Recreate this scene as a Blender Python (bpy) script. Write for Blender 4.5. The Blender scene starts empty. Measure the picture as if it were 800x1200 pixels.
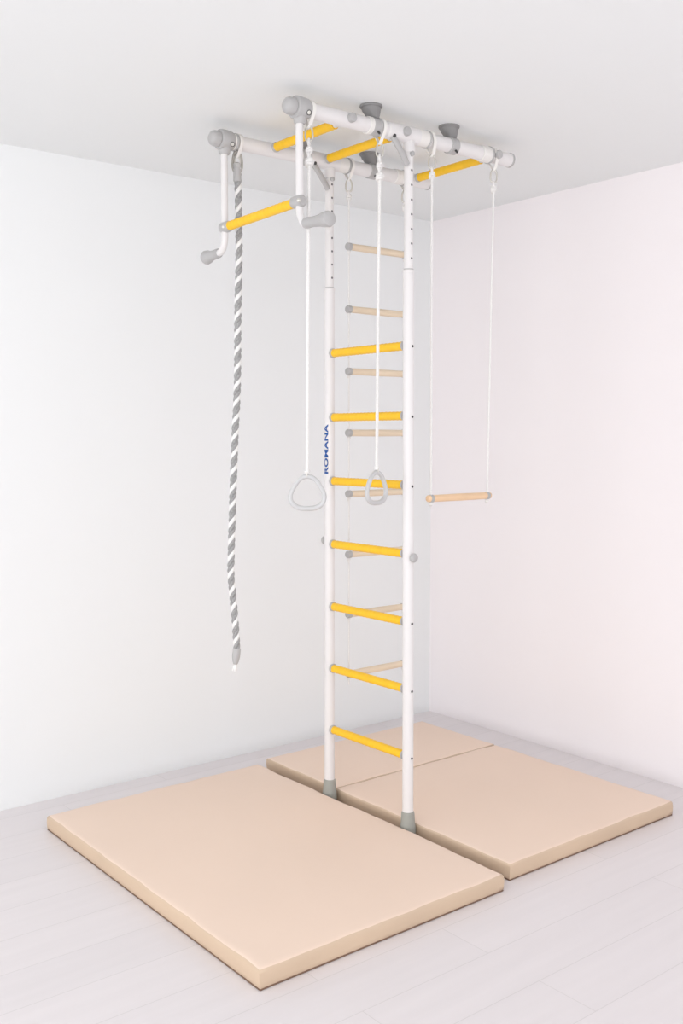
import bpy, bmesh, math, random
from mathutils import Vector, Matrix
random.seed(3)
PI = math.pi
sc = bpy.context.scene
C = sc.collection

# ------------------------------------------------------------ camera
cam = bpy.data.cameras.new('camera'); camo = bpy.data.objects.new('camera', cam); C.objects.link(camo)
cF = Vector((0.62258762, 0.77893553, -0.07512722)); cU = Vector((0.04737385, 0.05831102, 0.99717378)); cR = Vector((0.781114832, -0.624387110, -0.000597453))
M = Matrix((cR, cU, -cF)).transposed().to_4x4(); M.translation = Vector((-2.46778646, -3.16062683, 1.49552682))
camo.matrix_world = M
cam.sensor_fit = 'VERTICAL'; cam.sensor_height = 36; cam.lens = 36 * 1186.8 / 1200
cam.clip_start = .05
sc.camera = camo

# ------------------------------------------------------------ world, lights, exposure
wd = bpy.data.worlds.new('world'); sc.world = wd; wd.use_nodes = True
bg = wd.node_tree.nodes['Background']; bg.inputs[0].default_value = (.975, .99, 1.0, 1); bg.inputs[1].default_value = 1.72
def area(name, loc, target, size, power, col=(1, 1, 1)):
    l = bpy.data.lights.new(name, 'AREA'); l.shape = 'RECTANGLE'; l.size, l.size_y = size; l.energy = power; l.color = col
    o = bpy.data.objects.new(name, l); C.objects.link(o); o.location = loc
    o.rotation_euler = (Vector(target) - Vector(loc)).to_track_quat('-Z', 'Y').to_euler(); return o
area('side_fill_light', (-8, -1.6, .9), (1.2, -.6, 1.6), (2.6, 1.5), 60)  # added fill lamp aimed at the right wall, not an actual window
area('front_fill_light', (-7.5, -6.5, 1.5), (.9, .3, 1.3), (3.2, 2.4), 110)  # added lamp out of view, evens out the light towards the corner
sc.view_settings.view_transform = 'Standard'; sc.view_settings.look = 'None'
sc.view_settings.gamma = 1; sc.view_settings.use_curve_mapping = False
sc.view_settings.exposure = -0.02

# ------------------------------------------------------------ materials
def mat(name, col, rough=.5, metal=0, noise=None, bump=None, spec=None, col2=None):
    m = bpy.data.materials.new(name); m.use_nodes = True; nt = m.node_tree; b = nt.nodes['Principled BSDF']
    b.inputs['Base Color'].default_value = (*col, 1); b.inputs['Roughness'].default_value = rough; b.inputs['Metallic'].default_value = metal
    if spec is not None: b.inputs['Specular IOR Level'].default_value = spec
    tc = nt.nodes.new('ShaderNodeTexCoord')
    if noise:
        sx, sy, sz, amt = noise
        mp = nt.nodes.new('ShaderNodeMapping'); mp.inputs['Scale'].default_value = (sx, sy, sz)
        nz = nt.nodes.new('ShaderNodeTexNoise'); nz.inputs['Scale'].default_value = 1; nz.inputs['Detail'].default_value = 4
        mx = nt.nodes.new('ShaderNodeMix'); mx.data_type = 'RGBA'
        c2 = col2 or tuple(c * (1 - amt) for c in col)
        mx.inputs[6].default_value = (*col, 1); mx.inputs[7].default_value = (*c2, 1)
        nt.links.new(tc.outputs['Object'], mp.inputs[0]); nt.links.new(mp.outputs[0], nz.inputs['Vector'])
        rp = nt.nodes.new('ShaderNodeMapRange'); rp.inputs[1].default_value = .35; rp.inputs[2].default_value = .65
        nt.links.new(nz.outputs[0], rp.inputs[0]); nt.links.new(rp.outputs[0], mx.inputs[0]); nt.links.new(mx.outputs[2], b.inputs['Base Color'])
    if bump:
        scl, st, dist = bump
        n2 = nt.nodes.new('ShaderNodeTexNoise'); n2.inputs['Scale'].default_value = scl
        bp = nt.nodes.new('ShaderNodeBump'); bp.inputs['Strength'].default_value = st; bp.inputs['Distance'].default_value = dist
        nt.links.new(tc.outputs['Object'], n2.inputs['Vector']); nt.links.new(n2.outputs[0], bp.inputs['Height']); nt.links.new(bp.outputs[0], b.inputs['Normal'])
    return m
WHITE = mat('white_powder_coat', (.76, .735, .735), .35)
YEL = mat('yellow_plastic', (.96, .56, .012), .45, noise=(30, 30, 30, .06))
GREY = mat('grey_plastic', (.45, .44, .44), .45)
DGREY = mat('mount_grey_plastic', (.24, .235, .235), .5)
FOOTM = mat('foot_grey_rubber', (.33, .33, .30), .6)
DARK = mat('dark_bolt', (.05, .05, .05), .5)
HOLE = mat('adjustment_hole', (.12, .11, .12), .7)
STEEL = mat('zinc_steel', (.62, .60, .56), .32, .75)
HOOK = mat('dull_steel', (.42, .40, .37), .4, .5)
CORD = mat('white_cord', (.83, .81, .80), .85, noise=(300, 300, 300, .1))
STRAP = mat('white_nylon_strap', (.84, .82, .79), .7)
SLEEVE = mat('white_nylon_sleeve', (.80, .775, .75), .5)
WOOD = mat('pale_beech', (.80, .66, .50), .5, noise=(8, 60, 60, .1))
WOOD2 = mat('orange_beech', (.86, .60, .38), .5, noise=(8, 60, 60, .1))
RINGM = mat('translucent_grey_plastic', (.56, .555, .56), .3)
RG = mat('grey_strand', (.42, .415, .415), .9, noise=(250, 250, 250, .35))
RW = mat('white_strand', (.88, .87, .86), .9, noise=(250, 250, 250, .08))
INK = mat('blue_print', (.008, .09, .36), .5)
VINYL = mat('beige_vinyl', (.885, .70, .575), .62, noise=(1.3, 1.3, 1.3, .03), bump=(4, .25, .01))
EDGE = mat('darker_vinyl_side', (.66, .50, .365), .7, noise=(3, 3, 3, .06))  # mat sides in a darker tone than the top
BLINE = mat('brown_base_line', (.20, .12, .08), .7)  # dark line round the bottom edge of the mats
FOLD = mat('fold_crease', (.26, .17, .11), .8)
WALLL = mat('white_wall_paint', (.852, .862, .868), .8, bump=(60, .04, .002))
WALLR = mat('white_wall_paint_warm', (.90, .852, .868), .8, bump=(60, .04, .002))
CEIL = mat('ceiling_paint', (.845, .86, .865), .85, bump=(60, .03, .002))

def floor_mat():
    m = bpy.data.materials.new('white_laminate'); m.use_nodes = True; nt = m.node_tree; b = nt.nodes['Principled BSDF']
    tc = nt.nodes.new('ShaderNodeTexCoord'); mp = nt.nodes.new('ShaderNodeMapping'); mp.inputs['Location'].default_value = (.37, 1.405 + 1.9, 0)
    br = nt.nodes.new('ShaderNodeTexBrick'); br.offset = .37; br.inputs['Scale'].default_value = 1
    br.inputs['Brick Width'].default_value = 1.28; br.inputs['Row Height'].default_value = .19; br.inputs['Mortar Size'].default_value = .0016; br.inputs['Mortar Smooth'].default_value = .3
    br.inputs['Color1'].default_value = (.795, .748, .757, 1); br.inputs['Color2'].default_value = (.775, .73, .74, 1); br.inputs['Mortar'].default_value = (.69, .65, .65, 1)
    nt.links.new(tc.outputs['Object'], mp.inputs[0]); nt.links.new(mp.outputs[0], br.inputs['Vector'])
    m2 = nt.nodes.new('ShaderNodeMapping'); m2.inputs['Scale'].default_value = (1.2, 14, 1)
    nz = nt.nodes.new('ShaderNodeTexNoise'); nz.inputs['Scale'].default_value = 1.5; nz.inputs['Detail'].default_value = 5
    nt.links.new(tc.outputs['Object'], m2.inputs[0]); nt.links.new(m2.outputs[0], nz.inputs['Vector'])
    mr = nt.nodes.new('ShaderNodeMapRange'); mr.inputs[3].default_value = .95; mr.inputs[4].default_value = 1.04
    nt.links.new(nz.outputs[0], mr.inputs[0])
    mx = nt.nodes.new('ShaderNodeMix'); mx.data_type = 'RGBA'; mx.blend_type = 'MULTIPLY'; mx.inputs[0].default_value = 1
    nt.links.new(br.outputs[0], mx.inputs[6]); nt.links.new(mr.outputs[0], mx.inputs[7]); nt.links.new(mx.outputs[2], b.inputs['Base Color'])
    b.inputs['Roughness'].default_value = .38; b.inputs['Specular IOR Level'].default_value = .4
    bp = nt.nodes.new('ShaderNodeBump'); bp.inputs['Strength'].default_value = .3; bp.inputs['Distance'].default_value = .001; bp.invert = True
    nt.links.new(br.outputs[1], bp.inputs['Height']); nt.links.new(bp.outputs[0], b.inputs['Normal'])
    return m
FLOOR = floor_mat()

# ------------------------------------------------------------ mesh helpers
class MB:
    def __init__(s): s.v = []; s.f = []; s.mi = []
    def add(s, vs, fs, mi=0):
        n = len(s.v); s.v += [Vector(p) for p in vs]; s.f += [tuple(i + n for i in f) for f in fs]; s.mi += [mi] * len(fs); return s
    def tube(s, path, r, n=20, caps=True, closed=False, mi=0, flat=1.0):
        P = [Vector(p) for p in path]; k = len(P)
        R = r if isinstance(r, (list, tuple)) else [r] * k
        T = []
        for i in range(k):
            if closed: t = P[(i + 1) % k] - P[i - 1]
            else: t = P[min(i + 1, k - 1)] - P[max(i - 1, 0)]
            if t.length < 1e-9: t = P[min(i + 2, k - 1)] - P[max(i - 2, 0)]
            T.append(t.normalized())
        up = Vector((0, 0, 1)) if abs(T[0].z) < .9 else Vector((1, 0, 0))
        N = (up - T[0] * up.dot(T[0])).normalized(); vs = []
        for i in range(k):
            if i: N = (N - T[i] * N.dot(T[i])).normalized()
            B = T[i].cross(N)
            for j in range(n):
                a = 2 * PI * j / n; vs.append(P[i] + N * (math.cos(a) * R[i]) + B * (math.sin(a) * R[i] * flat))
        fs = []
        for i in range(k if closed else k - 1):
            for j in range(n):
                fs.append((i * n + j, i * n + (j + 1) % n, ((i + 1) % k) * n + (j + 1) % n, ((i + 1) % k) * n + j))
        if caps and not closed:
            fs.append(tuple(range(n))[::-1]); fs.append(tuple((k - 1) * n + j for j in range(n)))
        return s.add(vs, fs, mi)
    def lathe(s, p0, axis, prof, n=32, mi=0):   # prof: [(along, radius)], solid of revolution, ends capped
        ax = Vector(axis).normalized(); p0 = Vector(p0)
        up = Vector((0, 0, 1)) if abs(ax.z) < .9 else Vector((1, 0, 0))
        N = (up - ax * up.dot(ax)).normalized(); B = ax.cross(N); vs = []
        for (d, r) in prof:
            for j in range(n):
                a = 2 * PI * j / n; vs.append(p0 + ax * d + (N * math.cos(a) + B * math.sin(a)) * max(r, 1e-5))
        fs = []
        for i in range(len(prof) - 1):
            for j in range(n): fs.append((i * n + j, i * n + (j + 1) % n, (i + 1) * n + (j + 1) % n, (i + 1) * n + j))
        fs.append(tuple(range(n))[::-1]); fs.append(tuple((len(prof) - 1) * n + j for j in range(n)))
        return s.add(vs, fs, mi)
    def sleeve(s, p0, axis, L, ri, ro, n=32, bev=.0015):   # hollow ring
        ax = Vector(axis).normalized(); p0 = Vector(p0)
        up = Vector((0, 0, 1)) if abs(ax.z) < .9 else Vector((1, 0, 0))
        N = (up - ax * up.dot(ax)).normalized(); B = ax.cross(N)
        pr = [(0, ri), (0, ro - bev), (bev, ro), (L - bev, ro), (L, ro - bev), (L, ri)]; k = len(pr); vs = []
        for (d, r) in pr:
            for j in range(n):
                a = 2 * PI * j / n; vs.append(p0 + ax * d + (N * math.cos(a) + B * math.sin(a)) * r)
        fs = [(i * n + j, i * n + (j + 1) % n, ((i + 1) % k) * n + (j + 1) % n, ((i + 1) % k) * n + j) for i in range(k) for j in range(n)]
        return s.add(vs, fs)
    def box(s, c, size, rot=None, mi=0):
        x, y, z = [q / 2 for q in size]; c = Vector(c)
        vs = [Vector((sx * x, sy * y, sz * z)) for sx in (-1, 1) for sy in (-1, 1) for sz in (-1, 1)]
        if rot: vs = [rot @ q for q in vs]
        return s.add([c + q for q in vs], [(0, 1, 3, 2), (4, 6, 7, 5), (0, 4, 5, 1), (2, 3, 7, 6), (0, 2, 6, 4), (1, 5, 7, 3)], mi)
    def build(s, name, mats, parent=None, smooth=True, bevel=None, angle=40):
        me = bpy.data.meshes.new(name); me.from_pydata([tuple(q) for q in s.v], [], s.f)
        for m in (mats if isinstance(mats, (list, tuple)) else [mats]): me.materials.append(m)
        for p, i in zip(me.polygons, s.mi): p.material_index = i
        bm = bmesh.new(); bm.from_mesh(me); bmesh.ops.recalc_face_normals(bm, faces=bm.faces); bm.to_mesh(me); bm.free()
        if smooth:
            me.polygons.foreach_set('use_smooth', [True] * len(me.polygons)); me.set_sharp_from_angle(angle=math.radians(angle))
        o = bpy.data.objects.new(name, me); C.objects.link(o)
        if parent:
            o.parent = parent
            # vertices are given in world space; shift into the thing's frame
            w = world_loc(parent); me.transform(Matrix.Translation(-w))
        if bevel:
            b = o.modifiers.new('bevel', 'BEVEL'); b.width, b.segments = bevel; b.limit_method = 'ANGLE'
        return o
def world_loc(o):
    v = Vector(o.location)
    while o.parent: o = o.parent; v = v + Vector(o.location)
    return v
def thing(name, label, cat, loc, group=None):
    o = bpy.data.objects.new(name, None); C.objects.link(o); o.location = loc; o.empty_display_size = .05
    o['label'] = label; o['category'] = cat
    if group: o['group'] = group
    return o
def structure(o, label=None, cat=None):
    o['kind'] = 'structure'
    if label: o['label'] = label; o['category'] = cat
    return o
def V(a, b, z): return Vector((a, -b, z))   # a along the beams, b along the rungs
def smooth_path(pts, n=8):
    P = [Vector(p) for p in pts]; out = []
    for i in range(len(P) - 1):
        p0 = P[max(i - 1, 0)]; p1 = P[i]; p2 = P[i + 1]; p3 = P[min(i + 2, len(P) - 1)]
        for k in range(n):
            t = k / n
            out.append(.5 * ((2 * p1) + (p2 - p0) * t + (2 * p0 - 5 * p1 + 4 * p2 - p3) * t * t + (3 * p1 - p0 - 3 * p2 + p3) * t ** 3))
    out.append(P[-1]); return out

# ------------------------------------------------------------ room
HC = 2.617; W = .4542; H = 2.5496; T = .0593
YL = .775; XR = 1.29; X0 = -4.2; Y0 = -4.8; TH = .12
structure(MB().box(((X0 + XR + TH) / 2, (Y0 + YL + TH) / 2, -.05), (XR + TH - X0, YL + TH - Y0, .1)).build('floor', FLOOR, smooth=False), 'floor of pale whitewashed laminate planks', 'floor')
structure(MB().box(((X0 + XR + TH) / 2, (Y0 + YL + TH) / 2, HC + .05), (XR + TH - X0, YL + TH - Y0, .1)).build('ceiling', CEIL, smooth=False), 'smooth matt white ceiling above the gym frame', 'ceiling')
structure(MB().box(((X0 + XR + TH) / 2, YL + TH / 2, HC / 2), (XR + TH - X0, TH, HC)).build('wall_left', WALLL, smooth=False), 'plain white wall behind the climbing rope', 'wall')
structure(MB().box((XR + TH / 2, (Y0 + YL) / 2, HC / 2), (TH, YL - Y0, HC)).build('wall_right', WALLR, smooth=False), 'plain white wall behind the trapeze', 'wall')

# ------------------------------------------------------------ mats
def soft_slab(name, a0, a1, b0, b1, z0, z1, m, parent, seed=1, rnd=.012, bow=0):
    # rounded slab with a slightly billowed vinyl skin
    rs = random.Random(seed); ph = [rs.uniform(0, 6.28) for _ in range(8)]
    nx = max(6, int((a1 - a0) / .03)); ny = max(6, int((b1 - b0) / .03))
    def wob(s, k): return .0016 * math.sin(s * 19 + ph[k]) + .0012 * math.sin(s * 41 + ph[(k + 1) % 8])
    # ring profile from bottom to top: (inset, height)
    h = z1 - z0
    prof = [(.004, 0), (.001, .004), (0, h * .3), (-.001, h * .55), (0, h - rnd), (rnd * .12, h - rnd * .6), (rnd * .4, h - rnd * .25), (rnd, h - .001), (rnd * 2.2, h)]
    per = []
    for i in range(nx): per.append((i / nx, 0))
    for i in range(ny): per.append((1, i / ny))
    for i in range(nx): per.append((1 - i / nx, 1))
    for i in range(ny): per.append((0, 1 - i / ny))
    n = len(per); mb = MB(); vs = []
    for (ins, hh) in prof:
        for (u, v) in per:
            a = a0 + ins + (a1 - a0 - 2 * ins) * u; b = b0 + ins + (b1 - b0 - 2 * ins) * v
            # round the corners in plan
            R = .014
            ca = min(a - a0 - ins, a1 - ins - a); cb = min(b - b0 - ins, b1 - ins - b)
            zz = z0 + hh
            if bow and u == 1: a += bow * math.exp(-((b - .5) / .26) ** 2)
            k = min(1, hh / h)
            if v in (0, 1): b += wob(a, 0 if v == 0 else 2) * k
            if u in (0, 1): a += wob(b, 4 if u == 0 else 6) * k
            vs.append(V(a, b, zz + (.0012 * math.sin(a * 23 + ph[3]) * math.sin(b * 17 + ph[5]) if hh > h * .5 else 0)))
    fs = []; mi = []
    for i in range(len(prof) - 1):
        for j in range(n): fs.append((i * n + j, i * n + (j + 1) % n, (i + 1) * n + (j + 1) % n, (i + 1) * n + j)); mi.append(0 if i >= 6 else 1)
    fs.append(tuple(range(n))); mi.append(1)
    fs.append(tuple((len(prof) - 1) * n + j for j in range(n))); mi.append(0)
    mb.add(vs, fs); mb.mi = mi
    return mb.build(name, m, parent, angle=70)
def perimeter(mb, a0, a1, b0, b1, z, r):
    for p, q in (((a0, b0), (a1, b0)), ((a1, b0), (a1, b1)), ((a1, b1), (a0, b1)), ((a0, b1), (a0, b0))):
        mb.tube([V(*p, z), V(*q, z)], r, 8)
    return mb
A0, A1, B0, B1 = -1.000, -.0345, -.4725, .9706
t = thing('gym_mat', 'large beige vinyl gym mat in the foreground, lying left of the ladder feet', 'mat', V((A0 + A1) / 2, (B0 + B1) / 2, 0))
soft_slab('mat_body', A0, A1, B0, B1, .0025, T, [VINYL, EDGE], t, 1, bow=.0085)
o = perimeter(MB(), A0 + .002, A1 - .002, B0 + .002, B1 - .002, .0024, .0021).build('base_line', BLINE, t)
o['label'] = 'thin brown line along the bottom edge'
A0, A1, B0, B1, BF = .0370, .9854, -.5103, .9321, -.0145
t = thing('gym_mat', 'beige folding gym mat with a cross crease, under the rope ladder and trapeze', 'mat', V((A0 + A1) / 2, (B0 + B1) / 2, 0))
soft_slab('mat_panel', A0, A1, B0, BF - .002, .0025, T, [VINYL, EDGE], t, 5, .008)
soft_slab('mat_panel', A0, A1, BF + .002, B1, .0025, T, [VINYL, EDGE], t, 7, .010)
o = perimeter(MB(), A0 + .002, A1 - .002, B0 + .002, B1 - .002, .0024, .0021).build('base_line', BLINE, t)
o['label'] = 'thin brown line along the bottom edge'
MB().box(V((A0 + A1) / 2, BF, T * .5 - .002), (A1 - A0 - .02, .0039, T - .014)).build('fold_strip', FOLD, t, smooth=False)  # dark strip set in the gap to strengthen the crease line

# ------------------------------------------------------------ steel frame
fr = thing('climbing_ladder', 'white steel floor-to-ceiling climbing ladder with seven yellow rungs and overhead beams', 'climbing ladder', V(0, 0, 0))
ZJ = 2.078
def pole(b_top, b_bot, sgn, knob_z, jz, a_bot):
    bb = lambda z: b_bot + (b_top - b_bot) * z / H
    aa = lambda z: a_bot * (1 - z / H)
    m = MB(); m.tube([V(aa(z), bb(z), z) for z in (.06, .5, 1, 1.5, jz)], .0205, 28)
    p = m.build('pole', WHITE, fr)
    MB().tube([V(aa(z), bb(z), z) for z in (jz - .08, jz + .2, H - .02)], .0165, 24).build('upper_tube', WHITE, p)
    MB().lathe(V(aa(jz), bb(jz), jz - .004), (0, 0, 1), [(0, .0205), (.002, .0216), (.008, .0216), (.011, .018)]).build('collar', GREY if False else WHITE, p)
    MB().lathe(V(aa(jz), bb(jz), jz + .0065), (0, 0, 1), [(0, .0178), (.003, .0178)]).build('collar_gasket', GREY, p)
    MB().lathe(V(aa(0), bb(0), 0), (0, 0, 1), [(0, .0295), (.045, .0290), (.058, .0280), (.066, .0262), (.102, .0242), (.108, .0225), (.11, .0205)]).build('foot', FOOTM, p)
    # height adjustment holes: rings of dark plugs in the +b face of the inner tube
    k = 0; z = jz + .045
    while z < H - .07:
        MB().lathe(V(aa(z), bb(z) + .0145, z), (0, -1, 0), [(0, .0042), (.0021, .0042), (.0026, .003)], 12).build('adjustment_hole', HOLE, p)
        z += .0508
    # round locking knob on the outer face, four rungs down
    q = V(aa(knob_z), bb(knob_z) + sgn * .0190, knob_z)
    MB().lathe(q, (0, -sgn, 0), [(0, .010), (.004, .011), (.006, .0155), (.013, .017), (.018, .0145), (.021, .008)], 24).build('locking_knob', GREY, p)
    return p, bb, aa
z0 = .3171
RZ = [z0 + .25 * i for i in range(7)]
p1, b1f, a1f = pole(0.000, -.004, -1, RZ[3] + .012, 2.063, -.001)
p2, b2f, a2f = pole(W - .001, W + .004, 1, RZ[3] - .012, 2.077, .0060)
def rung(name, a, z, y0, y1, parent, capL=.011, capR=.007, r=.0155, ribs=True, a2=None):
    a2 = a if a2 is None else a2
    m = MB(); L = y1 - y0; n = 60; path = []; rad = []
    for i in range(n + 1):
        u = i / n; path.append(V(a + (a2 - a) * u, y0 + capL * .6 + (L - (capL + capR) * .6) * u, z)); rad.append(r + (.0007 * math.sin(u * L / .021 * 2 * PI) if ribs and 0 < i < n else 0))
    m.tube(path, rad, 24); o = m.build(name, YEL, parent)
    MB().lathe(V(a, y0, z), (0, -1, 0), [(0, .0165), (.001, .0182), (capL - .002, .0182), (capL, .0165)]).build('end_cap', GREY, o)
    MB().lathe(V(a2, y1, z), (0, 1, 0), [(0, .0165), (.001, .0178), (capR - .002, .0178), (capR, .0165)]).build('end_cap', GREY, o)
    return o
for z in RZ:
    o = rung('rung', a1f(z), z, b1f(z) + .0185, b2f(z) - .0190, fr, a2=a2f(z))
    MB().lathe(V(a2f(z) + .001, b2f(z) + .0192, z - .004), (0, -1, 0), [(0, .0048), (.0022, .0048), (.0035, .0028)], 14).build('bolt', DARK, o)
    MB().lathe(V(-.004, b1f(z) - .0192, z - .004), (0, 1, 0), [(0, .0045), (.002, .0045), (.003, .0028)], 14).build('bolt', DARK, o)

# lettering that wraps the front left side of the far pole, reading upwards
def lettering():
    cu = bpy.data.curves.new('lettering', 'FONT'); cu.body = 'ROMANA'; cu.size = 1; cu.offset = .030; cu.space_character = 1.02
    to = bpy.data.objects.new('lettering_curve', cu); C.objects.link(to)
    bpy.context.view_layer.update()
    me = bpy.data.meshes.new_from_object(to.evaluated_get(bpy.context.evaluated_depsgraph_get()))
    bpy.data.objects.remove(to); bpy.data.curves.remove(cu)
    bm = bmesh.new(); bm.from_mesh(me)
    for k in range(2): bmesh.ops.subdivide_edges(bm, edges=[e for e in bm.edges if e.calc_length() > .12], cuts=3)
    bmesh.ops.triangulate(bm, faces=bm.faces)
    xs = [v.co.x for v in bm.verts]; ys = [v.co.y for v in bm.verts]; x0, x1, y0, y1 = min(xs), max(xs), min(ys), max(ys)
    Z0, Z1 = 1.346, 1.540; hh = .0205; R = .0211
    for v in bm.verts:
        u = (v.co.x - x0) / (x1 - x0); w = (v.co.y - y0) / (y1 - y0)
        z = Z0 + (Z1 - Z0) * u
        # letter tops point to the left of the viewer: angle measured from the viewing side
        th0 = math.atan2(-.78, -.62)            # direction of the viewer, world XY
        off = math.radians(-41) - (w - .5) * hh / R
        ang = th0 + off
        v.co = Vector((math.cos(ang) * R + a1f(z), math.sin(ang) * R - b1f(z), z))
    bmesh.ops.solidify(bm, geom=bm.faces[:], thickness=-.0004)
    bm.to_mesh(me); bm.free(); me.materials.clear(); me.materials.append(INK)
    o = bpy.data.objects.new('lettering', me); C.objects.link(o); o.parent = p1; o['label'] = 'blue capital lettering reading upwards'
lettering()

# overhead beams
AN, AF = -.490, .520; RB = .0255
def beam(b):
    o = MB().tube([V(a, b, H) for a in (AN, -.2, .1, AF)], RB, 32).build('ceiling_beam', WHITE, fr)
    MB().lathe(V(AF - .004, b, H), (1, 0, 0), [(0, .0255), (.001, .0272), (.008, .0272), (.012, .0245), (.014, .018)]).build('end_cap', GREY, o)
    # T fitting that joins the beam to the pole
    MB().sleeve(V(-.11, b, H), (1, 0, 0), .15, .0256, .0292, bev=.004).build('beam_fitting', WHITE, o)
    return o
bA = beam(0); bB = beam(W)
for b, kk in ((0, 0), (W, 1)):
    # socket under the fitting that takes the pole top
    MB().lathe(V(0, b, H - .062), (0, 0, 1), [(0, .0195), (.002, .0215), (.04, .0215)]).build('pole_socket', WHITE, fr)
    br = MB().tube(smooth_path([V(-.088, b + .012, H - .022), V(-.072, b + .014, H - .040), V(-.045, b + .014, H - .072), V(-.016, b + .010, H - .105)], 6), .0115, 14, flat=.7).build('brace', GREY, fr)
    MB().lathe(V(-.086, b + .018, H - .020), (0, -1, 0), [(0, .0075), (.005, .0075), (.007, .005)], 6).build('bolt', DARK, br)
    MB().lathe(V(.0, b + .0145, H - .066), (0, -1, 0), [(0, .0085), (.008, .0085), (.010, .006)], 16).build('bolt', GREY, br)
for a in (-.2824, -.0373, .4282):
    o = MB().tube([V(a, .022, H), V(a, W - .02, H)], .0125, 20).build('overhead_rung', WHITE, fr)
    o.data.name = 'overhead_rung'
    m = MB(); n = 50; y0, y1 = .050, W - .062
    m.tube([V(a, y0 + (y1 - y0) * i / n, H) for i in range(n + 1)], [.0158 + (.0006 * math.sin(i / n * (y1 - y0) / .021 * 6.283)) for i in range(n + 1)], 24).build('yellow_grip', YEL, o)
    MB().lathe(V(a, y0 - .012, H), (0, -1, 0), [(0, .0165), (.001, .018), (.010, .018), (.012, .0165)]).build('end_cap', GREY, o)
    MB().lathe(V(a, W + .0235, H), (0, -1, 0), [(0, .0155), (.012, .0155), (.015, .0145), (.0165, .011)]).build('tube_plug', GREY, o)
def mount(a, b):
    m = MB(); n = 32; prof = [(HC, .0385, 0), (HC - .004, .0390, 0), (HC - .0075, .0375, 0), (HC - .0085, .0335, 0), (HC - .018, .031, .002), (HC - .032, .0245, .007), (HC - .042, .0185, .012)]
    vs = []
    for z, r, s in prof:
        for j in range(n):
            q = 2 * PI * j / n; fl = 1 + (.035 * math.cos(8 * q) if .018 < HC - z < .045 or abs(HC - z - .018) < .001 else 0)
            vs.append(V(a + s + r * fl * math.cos(q), b + r * fl * math.sin(q), z))
    fs = [(i * n + j, i * n + (j + 1) % n, (i + 1) * n + (j + 1) % n, (i + 1) * n + j) for i in range(len(prof) - 1) for j in range(n)]
    fs.append(tuple(range(n))); fs.append(tuple((len(prof) - 1) * n + j for j in range(n)))
    o = m.add(vs, fs).build('ceiling_mount', DGREY, fr, angle=30)
    # clamp half that grips the beam
    MB().sleeve(V(a - .006, b, H), (1, 0, 0), .038, .0256, .0295, bev=.002).build('beam_clamp', GREY, o)
    MB().lathe(V(a + .013, b + .022, H - .021), (0, -.7, -.7), [(0, .004), (.012, .004), (.013, .003)], 10).build('clamp_screw', DARK, o)
for a, b in ((-.175, W), (.197, W), (.200, 0), (-.135, 0)): mount(a, b)

# ------------------------------------------------------------ pull-up bar
pu = thing('pull_up_bar', 'hanging pull-up bar with yellow middle and two grey hand grips, at the near beam ends', 'pull-up bar', V(-.478, W / 2, H))
aP = -.478
for b, sg, g0, g1, zg, zb in ((0, -1, .040, .138, 2.158, 2.243), (W, 1, .030, .165, 2.180, 2.255)):
    br = MB().lathe(V(-.502, b, H), (1, 0, 0), [(0, .0255), (.002, .034), (.006, .036), (.030, .036), (.050, .0335), (.058, .029), (.060, .0256)]).lathe(V(-.476, b, H - .05), (0, 0, 1), [(0, .0165), (.003, .019), (.03, .024)]).build('beam_bracket', GREY, pu)
    MB().lathe(V(-.503, b, H), (-1, 0, 0), [(0, .0275), (.016, .0275), (.026, .024), (.032, .017), (.035, .008), (.0355, .001)]).build('end_cap', GREY, br)
    MB().lathe(V(-.462, b + .028, H - .017), (-.2, -1, -.4), [(0, .0065), (.005, .0065), (.0055, .0045)], 14).build('bolt', STEEL, br)
    MB().sleeve(V(-.462, b + .0312, H - .0184), (-.2, -1, -.4), .002, .0066, .0088, 16, .0003).build('bolt_recess', DARK, br)
    arm = MB().tube(smooth_path([V(aP, b, H - .045), V(aP, b, 2.40), V(aP, b, zb), V(aP, b, zb - .028), V(aP, b + sg * .005, zg + .028), V(aP, b + sg * .018, zg + .008), V(aP, b + sg * g0, zg), V(aP, b + sg * (g1 - .03), zg - .004)], 8), .0122, 20).build('arm', WHITE, pu)
    L = g1 - g0
    MB().lathe(V(aP, b + sg * g0, zg), (0, -sg, -.05), [(0, .0135), (.002, .0165), (.012, .0175), (L * .35, .0165), (L * .6, .019), (L * .75, .0235), (L * .9, .0255), (L * .97, .0225), (L, .014)], 32).build('grip', GREY, arm)
    MB().lathe(V(aP, b - sg * .034, zb), (0, -sg, 0), [(0, .0165), (.003, .0185), (.018, .0195), (.034, .0205), (.046, .0195), (.052, .014), (.053, .004)], 28).build('joint', GREY, arm)
    MB().lathe(V(aP - .012, b + .012, zb - .002), (-.6, -.8, 0), [(0, .007), (.010, .007), (.012, .0045)], 14).build('bolt', STEEL, arm)
n = 60; y0, y1 = .030, W - .033; 
MB().tube([V(aP, y0 + (y1 - y0) * i / n, 2.243 + .012 * (y0 + (y1 - y0) * i / n) / W) for i in range(n + 1)], [.0158 + .0006 * math.sin(i / n * (y1 - y0) / .021 * 6.283) for i in range(n + 1)], 24).build('crossbar', YEL, pu)

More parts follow.
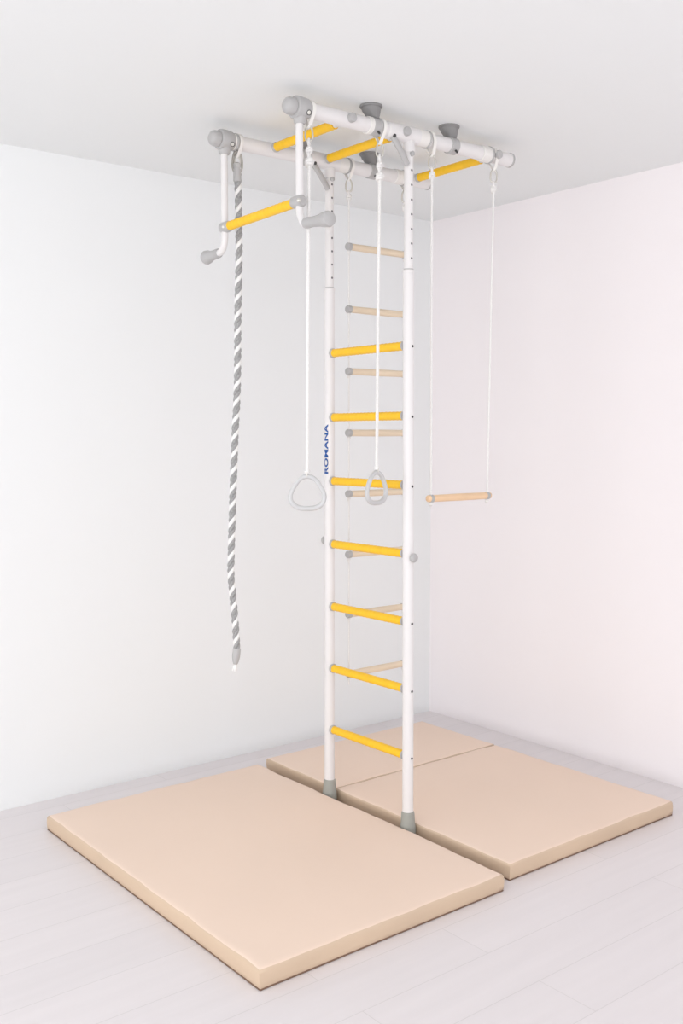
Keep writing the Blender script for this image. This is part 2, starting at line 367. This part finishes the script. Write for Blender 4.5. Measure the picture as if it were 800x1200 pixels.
# ------------------------------------------------------------ hangers
def carabiner(c, w, h, r, d, name, parent, m=STEEL):
    # oval link centred at c; its plane contains the vertical and direction d
    d = Vector(d).normalized(); pts = []
    for i in range(36):
        q = 2 * PI * i / 36; x = math.copysign(abs(math.cos(q)) ** .75, math.cos(q)) * w / 2; z = math.copysign(abs(math.sin(q)) ** .9, math.sin(q)) * h / 2
        x *= 1 - .25 * (z / (h / 2)) * .5
        pts.append(Vector(c) + d * x + Vector((0, 0, z)))
    o = MB().tube(pts, r, 12, closed=True).build(name, m, parent)
    return o
def knot(m, c, r=.0055, R=.0085, turns=2.4, hgt=.02):
    pts = [Vector(c) + Vector((math.cos(q) * R, math.sin(q) * R, hgt * (q / (2 * PI * turns) - .5))) for q in [2 * PI * turns * i / 40 for i in range(41)]]
    m.tube(pts, r, 10)
    m.tube(smooth_path([Vector(c) + Vector((0, -R, hgt * .6)), Vector(c) + Vector((-R * 1.5, 0, 0)), Vector(c) + Vector((R * .3, R, -hgt * .6)), Vector(c) + Vector((R * 1.5, -R * .3, .001)), Vector(c) + Vector((0, -R, hgt * .6))], 6), r, 10)
def hanger(a, b, parent, skew=0.0, strapc=STRAP):
    hs = MB().sleeve(V(a - skew - .050, b, H), (1, 0, 0), .046, .0257, .0290).build('beam_sleeve', SLEEVE, parent)
    ac = a; a = a - skew
    MB().sleeve(V(a - .005, b, H), (1, 0, 0), .008, .0257, .0315).build('rubber_ring', GREY, hs)
    # webbing loop round the beam, pinched at the bottom
    st = MB(); pts = []
    for i in range(40):
        q = 2 * PI * i / 40; rr = .0292; y = math.sin(q) * rr; z = math.cos(q) * rr
        if z < -.005: k = (-z - .005) / (rr - .005); y *= 1 - .65 * k * k; z -= .024 * k * k
        pts.append((y, z))
    vs = []; n = len(pts)
    for s, rr in ((-.0065, 0), (.0065, 0), (.0065, 1), (-.0065, 1)):
        for (y, z) in pts:
            l = math.hypot(y, z); k = 1 + (.0026 / l if rr else 0); vs.append(V(a + .0115 + s + skew * max(0, min(1, -(z - .006) / .045)), b + y * k, H + z * k))
    fs = [(g * n + j, g * n + (j + 1) % n, ((g + 1) % 4) * n + (j + 1) % n, ((g + 1) % 4) * n + j) for g in range(4) for j in range(n)]
    st.add(vs, fs).build('webbing_loop', strapc, hs, angle=60)
    carabiner(V(ac + .0115, b, H - .073), .024, .048, .0032, (.75, -.66, 0), 'carabiner', hs)
    return hs

# ------------------------------------------------------------ gymnastic rings
def gym_ring(a, zc, yaw, label, xt):
    t = thing('gymnastic_ring', label, 'gymnastic ring', V(a, W, H - .03), 'gymnastic rings on white ropes')
    hanger(a, W, t)
    m = MB(); x = a + .0115
    # doubled adjuster part, knot, long cord
    for s in (-1, 1):
        m.tube(smooth_path([V(x, W, H - .090), V(x + s * .007, W - s * .006, H - .103), V(x - s * .004, W + s * .003, H - .122), V(x + s * .006, W - s * .004, H - .142), V(x, W, H - .160)], 6), .0046, 10)
    knot(m, V(x, W, H - .165)); knot(m, V(x - .002, W + .002, H - .128), .005, .006, 1.6, .016)
    zt = zc + .068
    m.tube([V(x, W, H - .16), V((x + a) / 2, W, (H + zt) / 2), V(a, W, zt)], .0058, 14)
    knot(m, V(a, W, zt + .004), .004, .0045, 2, .012)
    m.build('cord', CORD, t)
    # rounded triangle handle
    d = Vector((math.cos(yaw), math.sin(yaw), 0)); n = 72; pts = []; rad = []
    for i in range(n):
        q = 2 * PI * i / n; s, c = math.sin(q), math.cos(q)
        rr = .0560 * (1 - .075 * math.cos(3 * (q + PI / 2)))    # corner at top, flat at the bottom
        rr = .0535 * (1 + .085 * math.cos(3 * (q - PI / 2)))
        px = rr * c * 1.03; pz = rr * s - .001
        pts.append(V(a, W, zc) + d * px + Vector((0, 0, pz))); rad.append(.0088 if s < -.5 else .0080)
    MB().tube(pts, rad, 16, closed=True).build('ring_handle', RINGM, t)
    top = V(a, W, zc + .0535 * 1.085 + .004)
    carabiner(top + Vector((0, 0, .004)), .014, .026, .0022, d.cross(Vector((0, 0, 1))), 'eye_link', t)
gym_ring(-.4506, 1.303, math.atan2(-.624, .781), 'grey triangular gymnastic ring facing the viewer, hanging left of the ladder', 0)
gym_ring(-.1464, 1.309, math.atan2(-.624, .781) + math.radians(52), 'grey triangular gymnastic ring turned half sideways, hanging in front of the yellow rungs', 0)

# ------------------------------------------------------------ trapeze
t = thing('trapeze', 'wooden trapeze bar on two thin white cords to the right of the ladder', 'trapeze', V(.267, W, 1.264))
tb = MB().lathe(V(.100, W, 1.264), (1, 0, 0), [(0, .010), (.003, .0125), (.02, .013), (.167, .0138), (.314, .013), (.331, .0125), (.334, .010)], 28).build('bar', WOOD2, t)
for a0, at in ((.118, .106), (.416, .429)):
    hanger(at - .005, W, t, .017)
    x = at + .0065; m = MB()
    for s in (-1, 1): m.tube(smooth_path([V(x, W, H - .092), V(x + s * .006, W - s * .005, H - .104), V(x, W, H - .120)], 6), .0040, 10)
    knot(m, V(x, W, H - .122), .0045, .0065)
    m.tube([V(x, W, H - .12), V(a0, W, 1.264 - .022)], .0042, 12)
    knot(m, V(a0, W, 1.2435), .0035, .004, 1.6, .008)
    m.build('cord', CORD, t)
    MB().sleeve(V(a0 - .007, W, 1.264), (1, 0, 0), .014, .0129, .0146, 24, .0006).build('clip', GREY, tb)

# ------------------------------------------------------------ rope ladder
t = thing('rope_ladder', 'rope ladder with eight pale wooden rungs hanging behind the steel ladder', 'rope ladder', V(.23, 0, H - .03))
LA, LB = .0965, .3930
for x in (LA, LB):
    hanger(x - .0115, 0, t)
    m = MB()
    for s in (-1, 1): m.tube(smooth_path([V(x, 0, H - .092), V(x + s * .005, -s * .005, H - .104), V(x, 0, H - .118)], 6), .0038, 10)
    knot(m, V(x, 0, H - .12), .0042, .006)
    zb = .5273
    m.tube([V(x, 0, H - .12), V(x, 0, 1.5), V(x, 0, zb - .045)], .0030, 12)
    for i in range(8): knot(m, V(x, 0, zb + .2448 * i - .0215), .003, .0034, 1.5, .006)
    m.build('side_rope', CORD, t)
for i in range(8):
    z = .5273 + .2448 * i
    r = MB().lathe(V(LA + .008, 0, z), (1, 0, 0), [(0, .0130), (.06, .0136), (.1335, .0140), (.22, .0136), (LB - LA - .016, .0130)], 24).build('rung', WOOD, t)
    MB().lathe(V(LA + .0095, 0, z), (-1, 0, 0), [(0, .0140), (.001, .0148), (.017, .0148), (.019, .0130)], 20).build('end_cap', GREY, r)
    MB().lathe(V(LB - .0095, 0, z), (1, 0, 0), [(0, .0140), (.001, .0148), (.017, .0148), (.019, .0130)], 20).build('end_cap', GREY, r)

# ------------------------------------------------------------ climbing rope
t = thing('climbing_rope', 'thick grey and white twisted climbing rope hanging at the far left', 'climbing rope', V(-.423, 0, H - .03))
hs = hanger(-.433, 0, t, strapc=SLEEVE)
carabiner(V(-.423, 0, H - .068), .033, .074, .0046, (.8, -.6, 0), 'snap_hook', t, HOOK)
MB().lathe(V(-.423, 0, 2.412), (0, 0, 1), [(0, .0125), (.002, .0145), (.045, .0140), (.046, .0125), (.049, .0125), (.050, .0140), (.056, .0140), (.059, .0150), (.063, .0150), (.066, .011), (.069, .005)], 24).build('top_ferrule', GREY, t)
keys = [(-.423, 2.46), (-.421, 2.434), (-.418, 2.179), (-.425, 1.948), (-.430, 1.685), (-.443, 1.482), (-.457, 1.206), (-.465, .994), (-.460, .930), (-.447, .784), (-.442, .690)]
pts = smooth_path([V(a, 0, z) for a, z in keys], 30)
# resample to even steps
res = [pts[0]]; step = .0030
for p in pts[1:]:
    while (p - res[-1]).length > step: res.append(res[-1] + (p - res[-1]).normalized() * step)
LEAD = .0632
for k in range(3):
    path = []
    for i, p in enumerate(res):
        q = -2 * PI * (i * step / LEAD) + 2 * PI * k / 3
        path.append(p + Vector((math.cos(q), math.sin(q), 0)) * .0064)
    MB().tube(path, .0071, 10).build('strand', RW if k == 0 else RG, t)
e = res[-1]
MB().lathe(e + Vector((0, 0, .012)), (-.12, 0, -1), [(0, .0135), (.004, .0148), (.030, .0150), (.048, .0120), (.056, .0095), (.060, .0070)], 20).build('end_whipping', GREY, t)
m = MB(); 
for k in range(3):
    q = k * 2.1
    m.tube([e + Vector((-.004, 0, -.044)), e + Vector((-.008 + .004 * math.cos(q), .004 * math.sin(q), -.058)), e + Vector((-.010 + .008 * math.cos(q), .008 * math.sin(q), -.072))], [.005, .0045, .003], 8)
m.build('frayed_end', RW, t)
